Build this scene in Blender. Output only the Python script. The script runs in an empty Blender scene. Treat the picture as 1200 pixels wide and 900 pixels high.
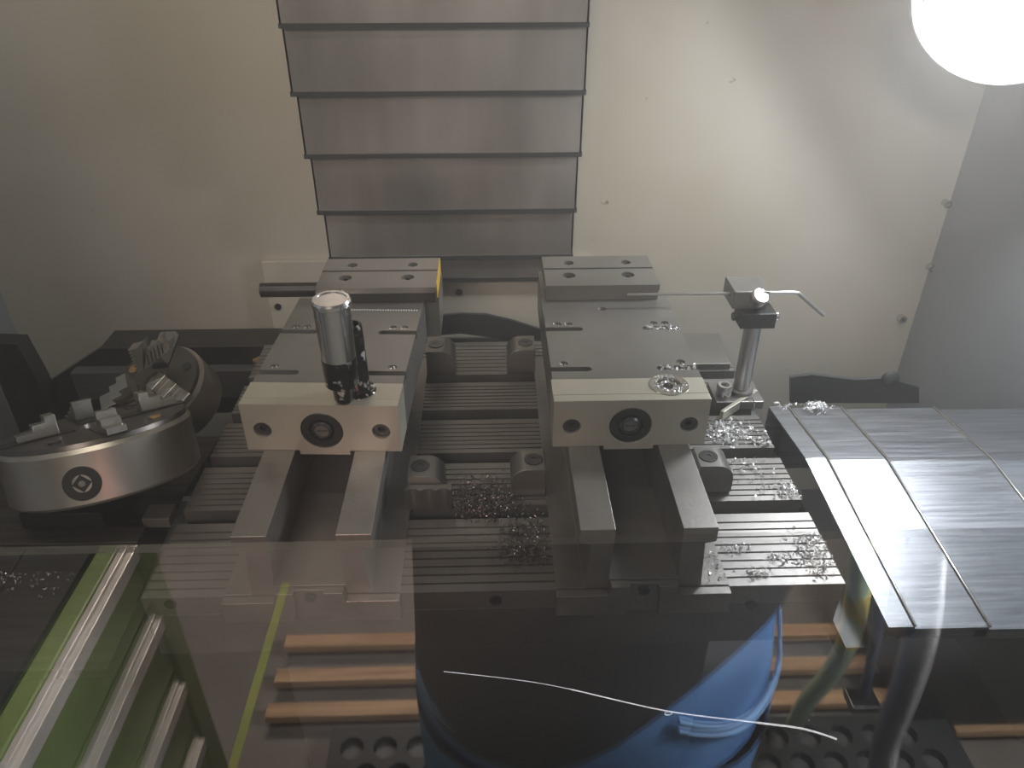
import bpy, bmesh, math, random
from mathutils import Vector, Matrix
from mathutils.geometry import tessellate_polygon
random.seed(7)
PI = math.pi
SC = bpy.context.scene
COL = SC.collection
# ---------------------------------------------------------------- camera, world, lights, exposure
# metres; the origin is the camera, the shop floor lies 1.5 m below it, +Y looks into the machine
FPX, PITCH, YAW = 910.0, math.radians(32.3), math.radians(1.6)
FW = Vector((math.sin(YAW)*math.cos(PITCH), math.cos(YAW)*math.cos(PITCH), -math.sin(PITCH)))
RT = Vector((math.cos(YAW), -math.sin(YAW), 0))
UP = RT.cross(FW)
cam_d = bpy.data.cameras.new('camera'); cam = bpy.data.objects.new('camera', cam_d); COL.objects.link(cam)
cam_d.sensor_width = 36; cam_d.lens = FPX/1200*36; cam_d.clip_start = 0.01; cam_d.clip_end = 60
cam.matrix_world = Matrix(((RT.x, UP.x, -FW.x, 0), (RT.y, UP.y, -FW.y, 0), (RT.z, UP.z, -FW.z, 0), (0, 0, 0, 1)))
SC.camera = cam
vs = SC.view_settings
vs.view_transform = 'Standard'; vs.look = 'None'; vs.gamma = 1; vs.use_curve_mapping = False
vs.exposure = 0.12
w = bpy.data.worlds.new('world'); SC.world = w; w.use_nodes = True
w.node_tree.nodes['Background'].inputs[0].default_value = (1.0, 0.95, 0.88, 1)
w.node_tree.nodes['Background'].inputs[1].default_value = 0.03

def area(name, loc, target, size, power, color, size_y=None, shape=None):
    d = bpy.data.lights.new(name, 'AREA'); d.energy = power; d.color = color; d.size = size
    if size_y: d.shape = 'RECTANGLE'; d.size_y = size_y
    if shape: d.shape = shape
    o = bpy.data.objects.new(name, d); COL.objects.link(o); o.location = loc
    o.rotation_euler = (Vector(target)-Vector(loc)).to_track_quat('-Z', 'Y').to_euler()
    return o
XR_LIGHT = 0.68
LAMP_C = Vector((0.548, 0.90, -0.100)); LAMP_N = Vector((-0.62, -0.62, -0.42)).normalized()
def point(name, loc, r, power, color):
    d = bpy.data.lights.new(name, 'POINT'); d.energy = power; d.color = color; d.shadow_soft_size = r
    o = bpy.data.objects.new(name, d); COL.objects.link(o); o.location = loc
    return o
area('work_lamp_light', LAMP_C+LAMP_N*0.012, LAMP_C+Vector((-0.50, -0.38, -0.66)), 0.15, 5.4, (0.93, 0.96, 1.0), shape='DISK')
point('work_lamp_glow', LAMP_C+LAMP_N*0.22, 0.05, 0.25, (0.95, 0.98, 1.0))
area('assumed_cabin_light', (-0.42, 0.50, 0.50), (-0.45, 1.15, -0.05), 0.5, 2.5, (1.0, 0.90, 0.76), size_y=0.05)  # unseen cabin lamp, assumed and placed to wash the rear sheet
area('assumed_side_fill', (XR_LIGHT, 0.36, -0.10), (0.50, 0.58, -0.55), 0.20, 1.0, (0.74, 0.87, 1.0), size_y=0.20)  # cool fill added at the right wall, source assumed, no window modelled there
st = area('pink_tint_fill', (-0.17, 0.15, -0.36), (-0.13, 0.55, -0.55), 0.05, 0.06, (1.0, 0.38, 0.30), size_y=0.05); st.data.spread = math.radians(70)  # added pink fill to tint the left vise rails, no real lamp there
area('assumed_shop_light', (1.0, 0.04, 0.35), (0.15, -0.25, -0.75), 0.6, 70.0, (0.95, 0.97, 1.0), size_y=0.3)  # assumed unseen shop lamp, added to light the mirrored jeans and cabinet
area('assumed_shop_light', (-0.3, -1.6, 0.9), (0.2, -0.8, -1.4), 0.8, 38.0, (1.0, 0.86, 0.76), size_y=0.3)  # second added lamp out of view, brightens the mirrored slats and floor

# ---------------------------------------------------------------- helpers
def ray(x, y): return FW + RT*((x-600)/FPX) + UP*((450-y)/FPX)
def gz(x, y, z): d = ray(x, y); return d*(z/d.z)      # point of the place on the level z
def gy(x, y, Y): d = ray(x, y); return d*(Y/d.y)      # point of the place on the upright plane Y

def mat(name, color, metal=0.0, rough=0.5, var=0.0, scale=8.0, bump=0.0, bscale=60.0, stretch=(1, 1, 1), col2=None, rvar=0.0, spec=0.5, emit=None, estr=0.0):
    m = bpy.data.materials.new(name); m.use_nodes = True
    nt = m.node_tree; N = nt.nodes; L = nt.links; b = N['Principled BSDF']
    b.inputs['Base Color'].default_value = (*color, 1); b.inputs['Metallic'].default_value = metal
    b.inputs['Roughness'].default_value = rough; b.inputs['Specular IOR Level'].default_value = spec
    if var or bump or col2 or rvar:
        tc = N.new('ShaderNodeTexCoord'); mp = N.new('ShaderNodeMapping'); mp.inputs['Scale'].default_value = stretch
        L.new(tc.outputs['Object'], mp.inputs['Vector'])
        nz = N.new('ShaderNodeTexNoise'); nz.inputs['Scale'].default_value = scale; nz.inputs['Detail'].default_value = 6
        L.new(mp.outputs[0], nz.inputs['Vector'])
        cr = N.new('ShaderNodeValToRGB'); cr.color_ramp.elements[0].position = 0.35; cr.color_ramp.elements[1].position = 0.68
        c2 = col2 or tuple(c*(1-var) for c in color)
        cr.color_ramp.elements[0].color = (*c2, 1); cr.color_ramp.elements[1].color = (*color, 1)
        L.new(nz.outputs['Fac'], cr.inputs[0]); L.new(cr.outputs[0], b.inputs['Base Color'])
        if rvar:
            mr = N.new('ShaderNodeMapRange'); mr.inputs[3].default_value = rough-rvar; mr.inputs[4].default_value = rough+rvar
            L.new(nz.outputs['Fac'], mr.inputs[0]); L.new(mr.outputs[0], b.inputs['Roughness'])
        if bump:
            n2 = N.new('ShaderNodeTexNoise'); n2.inputs['Scale'].default_value = bscale; n2.inputs['Detail'].default_value = 4
            L.new(mp.outputs[0], n2.inputs['Vector'])
            bp = N.new('ShaderNodeBump'); bp.inputs['Strength'].default_value = bump; bp.inputs['Distance'].default_value = 0.001
            L.new(n2.outputs['Fac'], bp.inputs['Height']); L.new(bp.outputs[0], b.inputs['Normal'])
    if emit:
        b.inputs['Emission Color'].default_value = (*emit, 1); b.inputs['Emission Strength'].default_value = estr
    return m

M = {}
M['cream_wall'] = mat('cream_wall', (0.50, 0.475, 0.42), 0, 0.34, scale=2.4, col2=(0.40, 0.365, 0.29), bump=0.05, bscale=200, rvar=0.06)
M['grey_wall'] = mat('grey_wall', (0.30, 0.32, 0.34), 0.3, 0.4, 0.12, 5)
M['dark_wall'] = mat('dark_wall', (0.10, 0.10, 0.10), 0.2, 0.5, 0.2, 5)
M['ceiling'] = mat('ceiling', (0.45, 0.43, 0.38), 0, 0.5, 0.1, 5)
M['cover_steel'] = mat('cover_steel', (0.52, 0.50, 0.465), 0.8, 0.36, scale=2.6, stretch=(2.5, 1, 0.7), col2=(0.27, 0.25, 0.235), bump=0.08, bscale=80, rvar=0.08)
M['rubber'] = mat('rubber', (0.025, 0.028, 0.028), 0, 0.55)
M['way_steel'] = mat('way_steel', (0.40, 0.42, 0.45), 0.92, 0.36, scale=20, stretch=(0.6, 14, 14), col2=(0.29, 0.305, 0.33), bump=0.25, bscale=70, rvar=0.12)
M['dark_way'] = mat('dark_way', (0.10, 0.09, 0.08), 0.7, 0.42, scale=14, stretch=(0.6, 10, 10), col2=(0.05, 0.045, 0.04), bump=0.2)  # much darker tone than the steel of the right cover
M['table_steel'] = mat('table_steel', (0.27, 0.262, 0.25), 0.75, 0.42, scale=9, col2=(0.17, 0.163, 0.15), bump=0.1, bscale=150, rvar=0.08)
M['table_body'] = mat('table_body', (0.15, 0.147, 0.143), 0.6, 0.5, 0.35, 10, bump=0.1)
M['vise_steel'] = mat('vise_steel', (0.26, 0.255, 0.24), 0.65, 0.34, scale=7, col2=(0.17, 0.165, 0.15), bump=0.06, bscale=300, rvar=0.08)
M['vise_cast'] = mat('vise_cast', (0.29, 0.28, 0.265), 0.7, 0.38, scale=12, col2=(0.18, 0.17, 0.158), bump=0.15, bscale=240)
M['ground_steel'] = mat('ground_steel', (0.52, 0.50, 0.43), 0.55, 0.38, scale=6, col2=(0.40, 0.38, 0.31), bump=0.05, bscale=300, rvar=0.06)
M['black_oxide'] = mat('black_oxide', (0.035, 0.035, 0.035), 0.4, 0.35, 0.4, 30)
M['screw'] = mat('screw', (0.10, 0.10, 0.10), 0.8, 0.3, 0.3, 60)
M['bright_screw'] = mat('bright_screw', (0.6, 0.6, 0.58), 1, 0.2)
M['chrome'] = mat('chrome', (0.82, 0.82, 0.82), 1, 0.19, bump=0.08, bscale=90, stretch=(1, 1, 0.06), var=0.08)
M['grease'] = mat('grease', (0.02, 0.02, 0.02), 0.6, 0.16, scale=90, col2=(0.55, 0.55, 0.53), bump=0.9, bscale=130)
for n_ in M['grease'].node_tree.nodes:
    if n_.type == 'VALTORGB': n_.color_ramp.elements[0].position = 0.38; n_.color_ramp.elements[1].position = 0.43
M['post_steel'] = mat('post_steel', (0.55, 0.53, 0.5), 0.95, 0.28)
M['chuck_steel'] = mat('chuck_steel', (0.48, 0.45, 0.40), 0.85, 0.33, scale=5, col2=(0.33, 0.30, 0.26), rvar=0.08)
M['chuck_face'] = mat('chuck_face', (0.16, 0.145, 0.13), 0.8, 0.35, 0.4, 12)
M['jaw_steel'] = mat('jaw_steel', (0.62, 0.60, 0.55), 0.95, 0.25, 0.2, 20)
M['bronze'] = mat('bronze', (0.42, 0.25, 0.10), 0.6, 0.4)
M['chip'] = mat('chip', (0.92, 0.92, 0.92), 0.45, 0.25)
M['dark_chip'] = mat('dark_chip', (0.21, 0.20, 0.195), 0.9, 0.3)
M['yellow'] = mat('yellow', (0.80, 0.50, 0.05), 0, 0.5, 0.3, 80)
M['lamp_glass'] = mat('lamp_glass', (0.9, 0.9, 0.88), 0, 0.3, emit=(0.98, 1.0, 0.94), estr=0.8)
M['lamp_rim'] = mat('lamp_rim', (0.34, 0.36, 0.35), 0.1, 0.3)
M['floor'] = mat('floor', (0.24, 0.21, 0.18), 0, 0.5, 0.3, 4)
M['green'] = mat('green', (0.26, 0.36, 0.12), 0, 0.4, 0.15, 4)
M['green_dark'] = mat('green_dark', (0.12, 0.20, 0.06), 0, 0.4, 0.15, 4)
M['aluminium'] = mat('aluminium', (0.85, 0.82, 0.76), 0.3, 0.35, 0.15, 30)
M['wood'] = mat('wood', (0.62, 0.40, 0.22), 0, 0.6, scale=8, stretch=(0.6, 12, 12), col2=(0.36, 0.21, 0.11))
M['tape'] = mat('tape', (0.36, 0.40, 0.10), 0, 0.5, 0.15, 10)
M['denim'] = mat('denim', (0.10, 0.24, 0.50), 0, 0.8, scale=14, col2=(0.06, 0.15, 0.36), bump=0.4, bscale=500)
M['denim_seam'] = mat('denim_seam', (0.22, 0.38, 0.62), 0, 0.8)
M['shirt'] = mat('shirt', (0.022, 0.023, 0.028), 0, 0.85, 0.2, 20)
M['skin'] = mat('skin', (0.55, 0.30, 0.21), 0, 0.5, 0.1, 20)
M['hair'] = mat('hair', (0.05, 0.035, 0.025), 0, 0.6)
M['shoe'] = mat('shoe', (0.04, 0.04, 0.04), 0, 0.5)
M['phone'] = mat('phone', (0.02, 0.02, 0.022), 0.2, 0.2)
M['green_hose'] = mat('green_hose', (0.50, 0.66, 0.46), 0, 0.35)
M['yellow_grip'] = mat('yellow_grip', (0.75, 0.60, 0.15), 0, 0.5)
M['hose_black'] = mat('hose_black', (0.07, 0.07, 0.075), 0, 0.3, spec=0.8)
M['blue_dark'] = mat('blue_dark', (0.03, 0.05, 0.14), 0.1, 0.35)
M['white_paper'] = mat('white_paper', (0.8, 0.8, 0.82), 0, 0.5)
# window pane: clear sheet that mirrors part of the light and lets the rest through
gm = bpy.data.materials.new('window_glass'); gm.use_nodes = True
nt = gm.node_tree; nt.nodes.clear()
out = nt.nodes.new('ShaderNodeOutputMaterial'); mx = nt.nodes.new('ShaderNodeMixShader')
tr = nt.nodes.new('ShaderNodeBsdfTransparent'); tr.inputs[0].default_value = (1, 1, 1, 1)
gl = nt.nodes.new('ShaderNodeBsdfGlossy'); gl.inputs['Roughness'].default_value = 0.012
mx.inputs[0].default_value = 0.20
nt.links.new(tr.outputs[0], mx.inputs[1]); nt.links.new(gl.outputs[0], mx.inputs[2]); nt.links.new(mx.outputs[0], out.inputs[0])
M['glass'] = gm

def tag(o, label=None, cat=None, group=None, kind=None):
    if label: o['label'] = label
    if cat: o['category'] = cat
    if group: o['group'] = group
    if kind: o['kind'] = kind
    return o
def thing(name, loc, label, cat, group=None, kind=None):
    o = bpy.data.objects.new(name, None); COL.objects.link(o); o.location = loc; o.empty_display_size = 0.02
    return tag(o, label, cat, group, kind)
def root_of(p):
    while p.parent: p = p.parent
    return p
def world_loc(p):
    v = Vector((0, 0, 0))
    while p: v = v + p.location; p = p.parent
    return v
def obj(name, bm, m, parent=None, smooth=None, bevel=0, local=False):
    """world-space bmesh -> object; parented ones are shifted to their parent's origin unless local"""
    if parent is not None and not local:
        bmesh.ops.translate(bm, verts=bm.verts, vec=-world_loc(parent))
    if smooth is not None:
        a = math.radians(smooth)
        for f in bm.faces: f.smooth = True
        for e in bm.edges:
            if len(e.link_faces) != 2 or e.calc_face_angle(0) > a: e.smooth = False
    me = bpy.data.meshes.new(name); bm.to_mesh(me); bm.free()
    o = bpy.data.objects.new(name, me); COL.objects.link(o)
    if m is not None: me.materials.append(M[m] if isinstance(m, str) else m)
    if parent is not None: o.parent = parent
    if bevel:
        md = o.modifiers.new('bevel', 'BEVEL'); md.width = bevel; md.segments = 2; md.limit_method = 'ANGLE'; md.angle_limit = math.radians(40)
    return o
def nb(): return bmesh.new()
def box(bm, x0, x1, y0, y1, z0, z1, mtx=None):
    c = [(x0, y0, z0), (x1, y0, z0), (x1, y1, z0), (x0, y1, z0), (x0, y0, z1), (x1, y0, z1), (x1, y1, z1), (x0, y1, z1)]
    v = [bm.verts.new(mtx @ Vector(p) if mtx else p) for p in c]
    for f in ((3, 2, 1, 0), (4, 5, 6, 7), (0, 1, 5, 4), (1, 2, 6, 5), (2, 3, 7, 6), (3, 0, 4, 7)): bm.faces.new([v[i] for i in f])
    return bm
def frame_of(d):
    d = Vector(d).normalized(); a = Vector((0, 0, 1)) if abs(d.z) < 0.95 else Vector((1, 0, 0))
    x = a.cross(d).normalized(); return x, d.cross(x), d
def cyl(bm, p0, p1, r0, r1=None, seg=28, cap=True):
    p0, p1 = Vector(p0), Vector(p1); r1 = r0 if r1 is None else r1
    x, y, d = frame_of(p1-p0)
    A = [bm.verts.new(p0+(x*math.cos(2*PI*i/seg)+y*math.sin(2*PI*i/seg))*r0) for i in range(seg)]
    B = [bm.verts.new(p1+(x*math.cos(2*PI*i/seg)+y*math.sin(2*PI*i/seg))*r1) for i in range(seg)]
    for i in range(seg): j = (i+1) % seg; bm.faces.new((A[i], A[j], B[j], B[i]))
    if cap: bm.faces.new(A[::-1]); bm.faces.new(B)
    return bm
def lathe(bm, p0, d, prof, seg=36, close=True):
    """prof: (radius, height) pairs turned about the axis d through p0"""
    p0 = Vector(p0); x, y, d = frame_of(d); rings = []
    for r, h in prof:
        if r < 1e-6: rings.append([bm.verts.new(p0+d*h)]); continue
        rings.append([bm.verts.new(p0+d*h+(x*math.cos(2*PI*i/seg)+y*math.sin(2*PI*i/seg))*r) for i in range(seg)])
    for a, b in zip(rings, rings[1:]):
        for i in range(seg):
            j = (i+1) % seg
            if len(a) == 1 and len(b) == 1: continue
            if len(a) == 1: bm.faces.new((a[0], b[j], b[i]))
            elif len(b) == 1: bm.faces.new((a[i], a[j], b[0]))
            else: bm.faces.new((a[i], a[j], b[j], b[i]))
    if close:
        if len(rings[0]) > 1: bm.faces.new(rings[0][::-1])
        if len(rings[-1]) > 1: bm.faces.new(rings[-1])
    return bm
def tube(bm, pts, r, seg=10, cap=True):
    pts = [Vector(p) for p in pts]; rs = r if isinstance(r, (list, tuple)) else [r]*len(pts); prev = None; up = None
    rings = []
    for i, p in enumerate(pts):
        d = (pts[min(i+1, len(pts)-1)]-pts[max(i-1, 0)]).normalized()
        if up is None: x, y, _ = frame_of(d)
        else: x = (up - d*up.dot(d)).normalized(); y = d.cross(x)
        up = x
        rings.append([bm.verts.new(p+(x*math.cos(2*PI*k/seg)+y*math.sin(2*PI*k/seg))*rs[i]) for k in range(seg)])
    for a, b in zip(rings, rings[1:]):
        for i in range(seg): j = (i+1) % seg; bm.faces.new((a[i], a[j], b[j], b[i]))
    if cap: bm.faces.new(rings[0][::-1]); bm.faces.new(rings[-1])
    return bm
def circ(cx, cy, r, n=20, a0=0): return [(cx+r*math.cos(2*PI*i/n+a0), cy+r*math.sin(2*PI*i/n+a0)) for i in range(n)]
def plate(bm, outer, holes, h0, h1, axis='z'):
    """flat outline with holes, given thickness h0..h1 along an axis (z: pts=(x,y); y: pts=(x,z); x: pts=(y,z))"""
    f = {'z': lambda p, h: (p[0], p[1], h), 'y': lambda p, h: (p[0], h, p[1]), 'x': lambda p, h: (h, p[0], p[1])}[axis]
    loops = [outer]+list(holes)
    tris = tessellate_polygon([[Vector((p[0], p[1], 0)) for p in l] for l in loops])
    flat = [p for l in loops for p in l]
    A = [bm.verts.new(f(p, h0)) for p in flat]; B = [bm.verts.new(f(p, h1)) for p in flat]
    for t in tris:
        try: bm.faces.new([A[i] for i in t]); bm.faces.new([B[i] for i in reversed(t)])
        except ValueError: pass
    k = 0
    for l in loops:
        n = len(l)
        for i in range(n):
            j = (i+1) % n; bm.faces.new((A[k+i], A[k+j], B[k+j], B[k+i]))
        k += n
    bmesh.ops.recalc_face_normals(bm, faces=bm.faces)
    return bm
def smoothpath(pts, n=6):
    pts = [Vector(p) for p in pts]; o = []
    for i in range(len(pts)-1):
        p0 = pts[max(i-1, 0)]; p1 = pts[i]; p2 = pts[i+1]; p3 = pts[min(i+2, len(pts)-1)]
        for k in range(n):
            t = k/n
            o.append(0.5*((2*p1)+(p2-p0)*t+(2*p0-5*p1+4*p2-p3)*t*t+(3*p1-p0-3*p2+p3)*t**3))
    o.append(pts[-1]); return o
def socket_screw(name, p, d, r, h, parent, m='screw', slot=False):
    """round screw head with a hex socket (or a straight slot) sunk in it, axis d"""
    bm = nb(); x, y, dd = frame_of(d)
    hole = [(-r*0.75, -r*0.14), (r*0.75, -r*0.14), (r*0.75, r*0.14), (-r*0.75, r*0.14)] if slot else circ(0, 0, r*0.5, 6)
    plate(bm, circ(0, 0, r, 22), [hole], h*0.4, h)
    cyl(bm, (0, 0, 0), (0, 0, h*0.4), r*0.98, seg=22)
    mt = Matrix.Translation(Vector(p)) @ Matrix((x, y, dd)).transposed().to_4x4()
    bmesh.ops.transform(bm, matrix=mt, verts=bm.verts)
    return obj(name, bm, m, parent, smooth=35)
def ring(name, p, d, ri, ro, h, parent, m='screw', seg=36):
    bm = lathe(nb(), p, d, [(ri, 0), (ro, 0), (ro, h*0.7), (ro-h*0.3, h), (ri, h), (ri, 0)], seg, close=False)
    return obj(name, bm, m, parent, smooth=35)
def struct(name, bm, m, **k): return tag(obj(name, bm, m, **k), kind='structure')

# ---------------------------------------------------------------- the setting: machine cabin and shop floor
YB = 1.15
XR, XL = 0.712, -0.785
struct('floor', box(nb(), -3, 3, -3, 1.6, -1.55, -1.5), 'floor')
struct('wall_back', box(nb(), XL-0.02, XR+0.02, YB, YB+0.02, -1.3, 0.62), 'cream_wall')
struct('wall_right', box(nb(), XR, XR+0.02, 0.12, YB, -1.3, 0.62), 'grey_wall')
struct('wall_left', box(nb(), XL-0.02, XL, 0.12, YB, -1.3, 0.62), 'grey_wall')
struct('ceiling', box(nb(), XL, XR, 0.12, YB, 0.6, 0.62), 'ceiling')
ZT = gy(600, 632, 0.10).z          # top edge of the low door window
bm = plate(nb(), [(-1.1, -1.5), (1.1, -1.5), (1.1, 0.75), (-1.1, 0.75)], [[(-0.42, -0.46), (0.42, -0.46), (0.42, 0.5), (-0.42, 0.5)]], 0.085, 0.115, 'y')
struct('wall_front', bm, 'cream_wall')
w1 = struct('window_1', box(nb(), -0.42, 0.42, 0.0985, 0.1005, -0.46, ZT), 'glass')
hz = bpy.data.materials.new('haze'); hz.use_nodes = True; hz.node_tree.nodes.clear()
ho = hz.node_tree.nodes.new('ShaderNodeOutputMaterial'); hv = hz.node_tree.nodes.new('ShaderNodeVolumeScatter')
hv.inputs['Color'].default_value = (1.0, 0.96, 0.90, 1); hv.inputs['Density'].default_value = 0.135; hv.inputs['Anisotropy'].default_value = 0.35  # scattering volume added to stand in for the lamp's veiling glare
hz.node_tree.links.new(hv.outputs[0], ho.inputs['Volume']); M['haze'] = hz
tag(obj('glare_haze', box(nb(), XL+0.001, XR-0.001, 0.12, YB-0.001, -0.97, 0.59), 'haze'), 'thin added glare mist filling the machine cabin', 'haze', kind='stuff')
# dark sump floor below the table
struct('trim_1', box(nb(), XL, XR, 0.12, YB, -1.0, -0.98), 'dark_wall')
# seam in the rear sheet: a raised fold left of the column and the cream column foot
p = gy(320, 350, YB); q = gy(322, 412, YB)
struct('trim_2', box(nb(), p.x-0.002, p.x+0.001, YB-0.006, YB, -0.9, p.z+0.012), 'dark_wall')
xa = gy(322, 380, YB).x; xb = gy(690, 380, YB).x
struct('trim_3', box(nb(), xa, xb, YB-0.012, YB, -0.9, gy(600, 300, YB).z), 'cream_wall', bevel=0.001)
for nm, (px, py) in {'a': (326, 359), 'b': (538, 342)}.items():
    P_ = gy(px, py, YB-0.012)
    s = socket_screw('panel_screw', P_, (0, -1, 0), 0.0055, 0.003, None, 'screw')
    tag(s, 'dark screw head beside the seam low on the left rear sheet' if nm == 'a' else 'dark screw head in the cream panel between the two vises', 'screw')
# bolts on the corner of the right wall
for i, (px, py, lb) in enumerate([(1107, 237, 'small bolt on the corner seam, highest on the right side wall'), (1055, 371, 'small bolt low on the rear sheet near the dark side wall'), (1089, 312, 'small bolt half way up the corner seam beside the side wall')]):
    P_ = gy(px, py, YB)
    s = socket_screw('corner_bolt', P_, (0, -1, 0), 0.006, 0.012, None, 'bright_screw'); tag(s, lb, 'bolt')
P_ = gy(26, 404, YB); s = socket_screw('corner_bolt', P_, (0, -1, 0), 0.006, 0.02, None, 'screw'); tag(s, 'small dark bolt on the rear sheet in the left corner', 'bolt')

# ---------------------------------------------------------------- telescopic column cover
t = thing('column_cover', (-0.06, 1.1, -0.46), 'telescopic cover of overlapping brushed steel plates down the rear column', 'way cover')
rows = [(308, 327, -60, 27, 704, 690), (326, 341, 25, 107, 692.5, 686), (342, 357, 105, 180, 686, 681), (358, 372, 178, 246, 680.5, 675), (373, 386, 244, 300, 674.5, 670.5), (387, 391, 298, 326, 670, 668)]
for i, (xt, xb_, yt, yb, xrt, xrb) in enumerate(rows):
    Y = 1.075+i*0.009
    zt_ = gy(500, yt-8, Y).z; zb = gy(500, yb, Y).z
    xl = gy(xb_, yb, Y).x; xr = gy(xrb, yb, Y).x
    bm = nb()
    prof = [(Y, zb), (Y, zt_), (Y+0.0025, zt_), (Y+0.0025, zb)]
    box(bm, xl, xr, Y, Y+0.0025, zb, zt_)
    box(bm, xl, xl+0.0025, Y, YB, zb, zt_); box(bm, xr-0.0025, xr, Y, YB, zb, zt_)
    o = obj('cover_plate', bm, 'cover_steel', t)
    lip = box(nb(), xl-0.001, xr+0.001, Y-0.003, Y+0.006, zb-0.0055, zb+0.0005)
    obj('wiper_lip', lip, 'rubber', o)
# ---------------------------------------------------------------- grooved work table
ZP = -0.5294; TX = 0.3162
t = thing('work_table', (0, 0.49, -0.60), 'wide grooved steel machine table with crosswise slots carrying both vises', 'machine table')
pads = [(0.4900, 0.5858), (0.6054, 0.6757), (0.6945, 0.7590), (0.7800, 0.8420), (0.8610, 0.9480)]
bm = box(nb(), -TX, TX, 0.49, 0.95, ZP-0.075, ZP-0.022)
obj('table_body', bm, 'table_body', t, bevel=0.001)
for i, (y0, y1) in enumerate(pads):
    bm = nb(); n = 9 if i == 0 else (8 if i < 4 else 9)
    pitch = (y1-y0-0.002)/n; y = y0; pr = [(y0, ZP-0.0215), (y0, ZP)]
    for k in range(n):
        a = y0+0.001+pitch*(k+1)-0.0022; b = a+0.0022
        if k < n-1: pr += [(a, ZP), (a+0.0003, ZP-0.0022), (b-0.0003, ZP-0.0022), (b, ZP)]
    pr += [(y1, ZP), (y1, ZP-0.0215)]
    plate(bm, pr, [], -TX, TX, 'x')
    obj('table_pad', bm, 'table_steel', t)
for px, py in ((581, 703), (880, 708), (200, 707)):
    P_ = gy(px, py, 0.49); socket_screw('screw', P_, (0, -1, 0), 0.0055, 0.0015, t, 'screw')
# carriage below the table, in the dark
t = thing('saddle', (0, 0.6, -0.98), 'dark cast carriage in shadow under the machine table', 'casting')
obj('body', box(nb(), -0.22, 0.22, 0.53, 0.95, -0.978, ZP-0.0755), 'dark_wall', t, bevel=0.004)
for x in (-0.15, 0.15): obj('way_rail', box(nb(), x-0.03, x+0.03, 0.50, 0.5295, -0.978, -0.90), 'table_body', t)

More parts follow.
